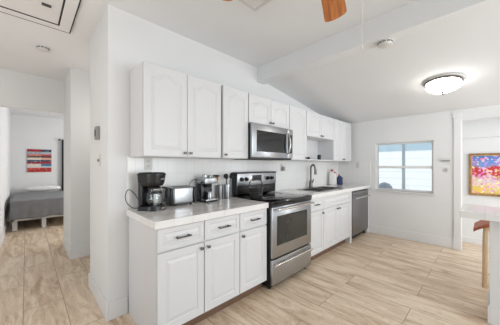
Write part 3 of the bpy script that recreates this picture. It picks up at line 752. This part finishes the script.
bm = bmesh.new(); tube(bm, [(r1*math.cos(a), 0, hb+.115*math.sin(a)) for a in [PI*i/8 for i in range(9)]], .0055, 8); obj('handle', bm, M['black'], t, smooth=True)

# ================================================================ outlets, switches, thermostats
def outlet(label, loc, axis, plug=False):
    t = thing('power_outlet', label, 'outlet', loc, 0 if axis == 'y' else -PI/2)
    pl = obj('plate', B(-.036, -.006, -.058, .036, 0, .058, bev=.003), M['plate'], t)
    for z in (-.022, .022):
        s = obj('socket', B(-.016, -.0085, z-.015, .016, -.006, z+.015, bev=.002), M['plate'], pl)
        for x in (-.006, .006): obj('slot', B(x-.0018, -.0092, z-.007, x+.0018, -.0086, z+.005), M['slot'], s)
    if plug: obj('plug', B(-.02, -.048, -.048, .022, -.0093, .012, bev=.004), M['grey_plastic'], t)
    return t
outlet('white double outlet on the splashback above the coffee maker', (.812, YW-.0165, 1.315), 'y')
outlet('white double outlet with a grey plug on the splashback right of the stove', (2.815, YW-.0165, 1.262), 'y', True)
outlet('white double outlet on the side splashback right of the detergent bottles', (XW-.0145, 1.795, 1.300), 'x')
t = thing('thermostat', 'grey box thermostat on the end of the hall wall', 'thermostat', (XL, 2.545, 1.60), -PI/2)
obj('housing', B(-.045, -.03, -.06, .045, 0, .06, bev=.004), M['grey_plastic'], t); obj('dial', B(-.02, -.033, -.03, .02, -.0302, .03), M['slot'], t)
t = thing('light_switch', 'light switch plate below the thermostat on the wall end', 'switch', (XL, 2.50, 1.345), -PI/2)
obj('plate', B(-.034, -.006, -.056, .034, 0, .056, bev=.003), M['plate'], t); obj('toggle', B(-.006, -.022, -.012, .006, -.0062, .012, bev=.002), M['grey_plastic'], t)
t = thing('door_chime', 'flat grey chime box on the wall between window and opening', 'chime', (XW, .448, 1.382), -PI/2)
obj('housing', B(-.058, -.034, -.026, .058, 0, .026, bev=.005), M['plate'], t); obj('grille', B(-.05, -.036, -.020, .05, -.0342, -.002), M['grey_plastic'], t)
t = thing('dimmer_switch', 'round white wall dial below the chime box', 'switch', (XW, .448, 1.222), -PI/2)
bm = bmesh.new(); mt = Matrix.Rotation(PI/2, 4, 'X'); lathe(bm, [(.04, 0), (.04, .008), (.034, .014)], seg=28, mtx=mt); obj('dial', bm, M['plate'], t, smooth=True)
bm = bmesh.new(); box(bm, -.015, -.017, .008, .015, -.0142, .014); box(bm, -.015, -.017, -.012, .015, -.0142, -.006); obj('mark', bm, M['slot'], t)

# ================================================================ ceiling things
cz = H
# attic hatch
t = thing('attic_hatch', 'white framed attic hatch in the hall ceiling', 'hatch', (-.02, 2.60, cz))
hx0, hx1, hy0, hy1 = -.36, .33, -.33, .335
bm = bmesh.new(); fw = .082
for a in ((hx0, hy0, hx1, hy0+fw), (hx0, hy1-fw, hx1, hy1), (hx0, hy0+fw, hx0+fw, hy1-fw), (hx1-fw, hy0+fw, hx1, hy1-fw)):
    box(bm, a[0], a[1], -.018, a[2], a[3], 0, .002)
obj('frame', bm, M['trim'], t)
bm = bmesh.new()
g = .009
for a in ((hx0-g, hy0-g, hx1+g, hy0-.0005), (hx0-g, hy1+.0005, hx1+g, hy1+g), (hx0-g, hy0, hx0-.0005, hy1), (hx1+.0005, hy0, hx1+g, hy1)):
    box(bm, a[0], a[1], -.0178, a[2], a[3], 0)
ix0, ix1, iy0, iy1 = hx0+fw, hx1-fw, hy0+fw, hy1-fw
for a in ((ix0+.0005, iy0+.0005, ix1-.0005, iy0+.012), (ix0+.0005, iy1-.012, ix1-.0005, iy1-.0005), (ix0+.0005, iy0+.012, ix0+.012, iy1-.012), (ix1-.012, iy0+.012, ix1-.0005, iy1-.012)):
    box(bm, a[0], a[1], -.0165, a[2], a[3], 0)
obj('gap_shade', bm, M['dark_gap'], t, label='dark strips standing in for the shaded gap around the panel')  # solid dark strips colour in the shade of the hatch gaps
pn = obj('panel', B(ix0+.0125, iy0+.0125, -.012, ix1-.0125, iy1-.0125, 0), M['trim'], t)
obj('latch', B(.11, -.06, -.026, .17, -.035, -.0122, bev=.003), M['slot'], pn)
# smoke alarms
def alarm(label, loc, r=.062, tilt=0, m='plate'):
    t = thing('smoke_alarm', label, 'smoke alarm', loc)
    bm = bmesh.new(); lathe(bm, [(r, 0), (r, -.012), (r*.93, -.014), (r*.93, -.022), (r, -.024), (r*.92, -.038), (r*.6, -.044), (.001, -.045)], seg=32); obj('housing', bm, M[m], t, smooth=True)
    bm = bmesh.new()
    for i in range(10):
        a = 2*PI*i/10
        for k in range(4):
            b = a + k*.09; x, y = math.cos(b)*r*.945, math.sin(b)*r*.945
            box(bm, x-.004, y-.004, -.0215, x+.004, y+.004, -.0145)
    obj('vent_slots', bm, M['slot'], t)
alarm('round white smoke alarm on the hall ceiling beside the attic hatch', (.138, 3.535, cz), .055)
alarm('round white smoke alarm under the boxed beam', (2.385, .655, 2.446), .062)
# air vent
t = thing('air_vent', 'square white louvred air vent in the flat ceiling near the fan', 'vent', (1.28, 1.255, cz))
bm = bmesh.new()
for a in ((-.15, -.15, .15, -.125), (-.15, .125, .15, .15), (-.15, -.125, -.125, .125), (.125, -.125, .15, .125)): box(bm, a[0], a[1], -.012, a[2], a[3], 0, .002)
obj('frame', bm, M['plate'], t)
obj('backing', B(-.1245, -.1245, -.0015, .1245, .1245, 0), M['dark_gap'], t)
bm = bmesh.new()
for i in range(12):
    y = -.115+i*.0209; prism(bm, [(y-.006, -.003), (y-.003, -.002), (y+.008, -.010), (y+.005, -.011)], 'x', -.1245, .1245)
obj('louvres', bm, M['trim'], t)
# dome lamp on the slope
sl = math.atan((ZS-HS)/(XW-BX1))
lx, ly = 3.61, .367; lz = ZS-(ZS-HS)/(XW-BX1)*(lx-BX1)
t = thing('ceiling_lamp', 'flush dome ceiling lamp, lit, on the sloping ceiling', 'lamp', (lx, ly, lz-.004)); t.rotation_euler = (0, sl, 0)
bm = bmesh.new(); lathe(bm, [(.195, 0), (.198, -.006), (.190, -.016), (.17, -.018)], seg=48); obj('base_plate', bm, M['plate'], t, smooth=True)
bm = bmesh.new(); lathe(bm, [(.168, -.0185), (.181, -.020), (.182, -.034), (.172, -.040), (.165, -.036)], seg=48, cap=False); obj('rim', bm, M['nickel'], t, smooth=True)
bm = bmesh.new(); lathe(bm, [(.164, -.022), (.166, -.040), (.166, -.055)] + [(.166*math.cos(a)**.8, -.055-.075*math.sin(a)) for a in [PI/2*i/10 for i in range(1, 10)]] + [(.004, -.130)], seg=48); obj('lamp_shade', bm, M['lampglass'], t, smooth=True)
bm = bmesh.new(); lathe(bm, [(.016, -.128), (.019, -.142), (.010, -.150), (.014, -.162), (.002, -.174)], seg=16); obj('finial', bm, M['bronze'], t, smooth=True)
# ceiling fan (only two blade tips and the chain hang into view)
FX, FY, FZ = .98, .53, 2.35
t = thing('ceiling_fan', 'ceiling fan with orange oak blades near the top of the view', 'fan', (FX, FY, cz))
bm = bmesh.new(); lathe(bm, [(.07, 0), (.065, -.04), (.03, -.06)], seg=28); obj('canopy', bm, M['trim'], t, smooth=True)
bm = bmesh.new(); lathe(bm, [(.013, -.055), (.013, -.19)], seg=14); obj('rod', bm, M['trim'], t, smooth=True)
bm = bmesh.new(); lathe(bm, [(.03, -.18), (.10, -.20), (.12, -.25), (.12, -.30), (.09, -.335), (.05, -.36), (.045, -.40), (.01, -.41)], seg=36); mo = obj('motor', bm, M['trim'], t, smooth=True)
for k in range(5):
    a = math.radians(99.5-79.5*k if k < 2 else 98-78-70*(k-1))
    bm = bmesh.new(); n = 8; pts = []
    r0_, r1_, w0_, w1_ = .20, .640, .055, .075
    cr = .035
    pts = [(r0_, -w0_)] + [(r1_-cr+cr*math.sin(q), -w1_+cr-cr*math.cos(q)) for q in [PI/2*i/5 for i in range(6)]] + [(r1_+.008, -.02), (r1_+.008, .02)] + [(r1_-cr+cr*math.cos(q), w1_-cr+cr*math.sin(q)) for q in [PI/2*i/5 for i in range(6)]] + [(r0_, w0_)]
    prism(bm, pts, 'z', -.004, .004)
    bmesh.ops.rotate(bm, verts=bm.verts, cent=(0, 0, 0), matrix=Matrix.Rotation(math.radians(-13), 3, 'X'))
    bl = obj('blade', bm, M['oak'], t, (0, 0, FZ-cz), rotz=a)
    bm = bmesh.new(); box(bm, .11, -.02, .006, .25, .02, .012, .002); obj('blade_arm', bm, M['trim'], bl)
bm = bmesh.new(); tube(bm, [(.058, -.15, -.335), (.062, -.155, -.60), (.062, -.155, -.83)], .0012, 6, False)
bm2 = bmesh.new(); lathe(bm2, [(.001, 0), (.003, -.01), (.001, -.018)], .062, -.155, -.829, 12)
ch = obj('pull_chain', bm, M['inner'], t); obj('pull_knob', bm2, M['inner'], ch)

# ================================================================ breakfast bar, stool, painting
t = thing('breakfast_bar', 'white breakfast bar half wall with tiled top at the right edge', 'bar', (2.65, .16, 0))
tp = obj('bar_top', B(.008, -1.6, .864, .47, -.008, .914), M['bar_tile'], t)
bm = bmesh.new(); box(bm, 0, -1.6, .856, .0075, 0, .916, .002); obj('edge_tiles', bm, M['counter_edge_y'], tp)
bm = bmesh.new(); box(bm, .008, -.0075, .856, .47, 0, .916, .002); obj('edge_tiles', bm, M['counter_edge'], tp)
obj('bar_panel', B(.085, -1.6, 0, .40, -.178, .8635), M['wall'], t)
bm = bmesh.new(); box(bm, .072, -1.6, 0, .0845, -.1775, .145, .003); box(bm, .072, -.1775, 0, .40, -.165, .145, .003); obj('baseboard', bm, M['trim'], t)

t = thing('bar_stool', 'birch bar stool with brown leather seat behind the breakfast bar', 'stool', (3.67, -.17, 0))
bm = bmesh.new(); n = 12; prof = []
pts = []
for i in range(n+1):
    u = -1+2*i/n; pts.append((u*.27, .695-.085*max(0, abs(u)-.45)**1.5/.4))
lo = [(y, z-.032) for y, z in pts[::-1]]
prism(bm, pts+lo, 'x', -.20, .20); bmesh.ops.bevel(bm, geom=[e for e in bm.edges if abs(e.verts[0].co.x-e.verts[1].co.x) < 1e-5], offset=.012, segments=2, affect='EDGES')
obj('seat', bm, M['leather'], t, smooth=True)
for sx_ in (-1, 1):
    for sy_ in (-1, 1):
        bm = bmesh.new(); x = sx_*.185; yb = sy_*.185
        P_ = [(x, yb, 0), (x, yb*.98, .25), (x, yb*.97, .50), (x, yb*.93, .605), (x, yb*.72, .645)]
        tube(bm, P_, .021, 8); obj('leg', bm, M['pine'], t, smooth=True)
for z, y in ((.22, -.181), (.22, .181)):
    bm = bmesh.new(); box(bm, -.185, y-.008, z-.015, .185, y+.008, z+.015, .003); obj('stretcher', bm, M['pine'], t)

t = thing('framed_painting', 'bright crowded painting in a gilt wooden frame on the side room wall', 'painting', (5.299, .207, .805), -PI/2)
PW, PH = .92, .685; f_ = .03
bm = bmesh.new()
for a in ((0, 0, PW, f_), (0, PH-f_, PW, PH), (0, f_, f_, PH-f_), (PW-f_, f_, PW, PH-f_)): box(bm, a[0], -.03, a[1], a[2], 0, a[3], .004)
fo = obj('frame', bm, M['gold'], t)
bm = bmesh.new(); g = .012
for a in ((f_, f_, PW-f_, f_+g), (f_, PH-f_-g, PW-f_, PH-f_), (f_, f_+g, f_+g, PH-f_-g), (PW-f_-g, f_+g, PW-f_, PH-f_-g)): box(bm, a[0], -.02, a[1], a[2], -.006, a[3], .002)
obj('frame_slip', bm, M['tan'], fo)
obj('canvas', B(f_+g, -.012, f_+g, PW-f_-g, -.004, PH-f_-g), M['painting'], t)

# ================================================================ bedroom
t = thing('bed', 'low bed with white frame legs in the bedroom', 'bed', (-.20, 6.42, 0))
BW, BL = 1.45, 2.10
obj('mattress', B(.02, .02, .26, BW-.02, BL-.02, .57, bev=.05, seg=3), M['sheet'], t, smooth=True)
obj('bed_frame', B(.03, .03, .19, BW-.03, BL-.02, .255, bev=.005), M['sheet'], t)
for x in (.002, .43, BW-.1):
    for y in (.05, 1.1, BL-.1): obj('leg', B(x, y, 0, x+.07, y+.07, .189), M['sheet'], t)
# quilt: draped over top, foot and sides with soft folds
def quilt():
    bm = bmesh.new(); nx, ny = 64, 70; off = .012
    drop = .37
    U = [-drop + (BW+2*drop)*i/nx for i in range(nx+1)]; V = [-drop + (BL-.42+drop)*j/ny for j in range(ny+1)]
    g = []
    for u in U:
        row = []
        for v in V:
            x = min(max(u, -off), BW+off); y = max(v, -off); z = .588
            du = max(-off-u, u-BW-off, 0); dv = max(-off-v, 0); dd = max(du, dv)
            z -= dd
            k = min(dd/.3, 1)
            if dv > 0: y -= k*(.018+.016*math.sin(u*19)+.01*math.sin(u*43+1)); z += .012*math.sin(u*13)*k
            if du > 0:
                s = -1 if u < 0 else 1; x += s*k*(.01+.008*math.sin(v*17)); z += .01*math.sin(v*9)*k
            if dd == 0: z += .004*math.sin(u*25)*math.sin(v*9)
            if du > 0 and dv > 0: z = .588-max(du, dv)-.02
            row.append(bm.verts.new((x, y, max(z, .165))))
        g.append(row)
    for i in range(nx):
        for j in range(ny): bm.faces.new((g[i][j], g[i+1][j], g[i+1][j+1], g[i][j+1]))
    return bm
q = tag(obj('quilt', quilt(), M['quilt'], None, (-.20, 6.42, 0), True), 'grey quilt spread over the bedroom bed', 'quilt')
md = q.modifiers.new('thickness', 'SOLIDIFY'); md.thickness = .014; md.offset = 1
t = tag(obj('pillow', (lambda b: (bmesh.ops.create_uvsphere(b, u_segments=28, v_segments=16, radius=1), b)[1])(bmesh.new()), M['sheet'], None, (.33, 8.31, .675), True), 'white pillow at the head of the bed', 'pillow')
for v in t.data.vertices:
    x, y, z = v.co; sg = lambda a: math.copysign(abs(a)**.5, a)
    v.co = (sg(x)*.36, sg(y)*.21, z*.075*(1-.25*abs(x*y)) )
# sign-board print
o = tag(obj('wall_print', B(0, -.02, 0, .50, 0, .63), M['poster'], None, (.015, 8.699, 1.105)), 'square print of red, blue and cream worn sign boards above the bed', 'picture')
# curtain and rod
bm = bmesh.new(); tube(bm, [(.70, 8.61, 2.03), (2.3, 8.61, 2.03)], .010, 10, False); bm2 = bmesh.new(); lathe(bm2, [(.001, -.028), (.018, -.022), (.022, 0), (.016, .022), (.001, .028)], .68, 8.61, 2.03, 14)
r = thing('curtain_rod', 'dark curtain rod with ball end in the bedroom corner', 'curtain rod', (.66, 8.70, 2.03))
for b_, nm in ((bm, 'rod'), (bm2, 'finial')):
    for v in b_.verts: v.co -= Vector((.66, 8.70, 2.03))
    obj(nm, b_, M['bronze'], r, smooth=True)
obj('bracket', B(.08, -.10, -.012, .10, 0, .008), M['bronze'], r)
bm = bmesh.new(); n = 60; A = []; Bq = []
for i in range(n+1):
    x = .74+.44*i/n; y = 8.61+.022*math.sin(i*.95)
    A.append(bm.verts.new((x, y, 2.018))); Bq.append(bm.verts.new((x+.003*math.sin(i), y, .35)))
for i in range(n): bm.faces.new((A[i], A[i+1], Bq[i+1], Bq[i]))
q = tag(obj('curtain', bm, M['curtain'], None, smooth=True), 'charcoal curtain hanging from the rod in the bedroom', 'curtain')
md = q.modifiers.new('thickness', 'SOLIDIFY'); md.thickness = .004
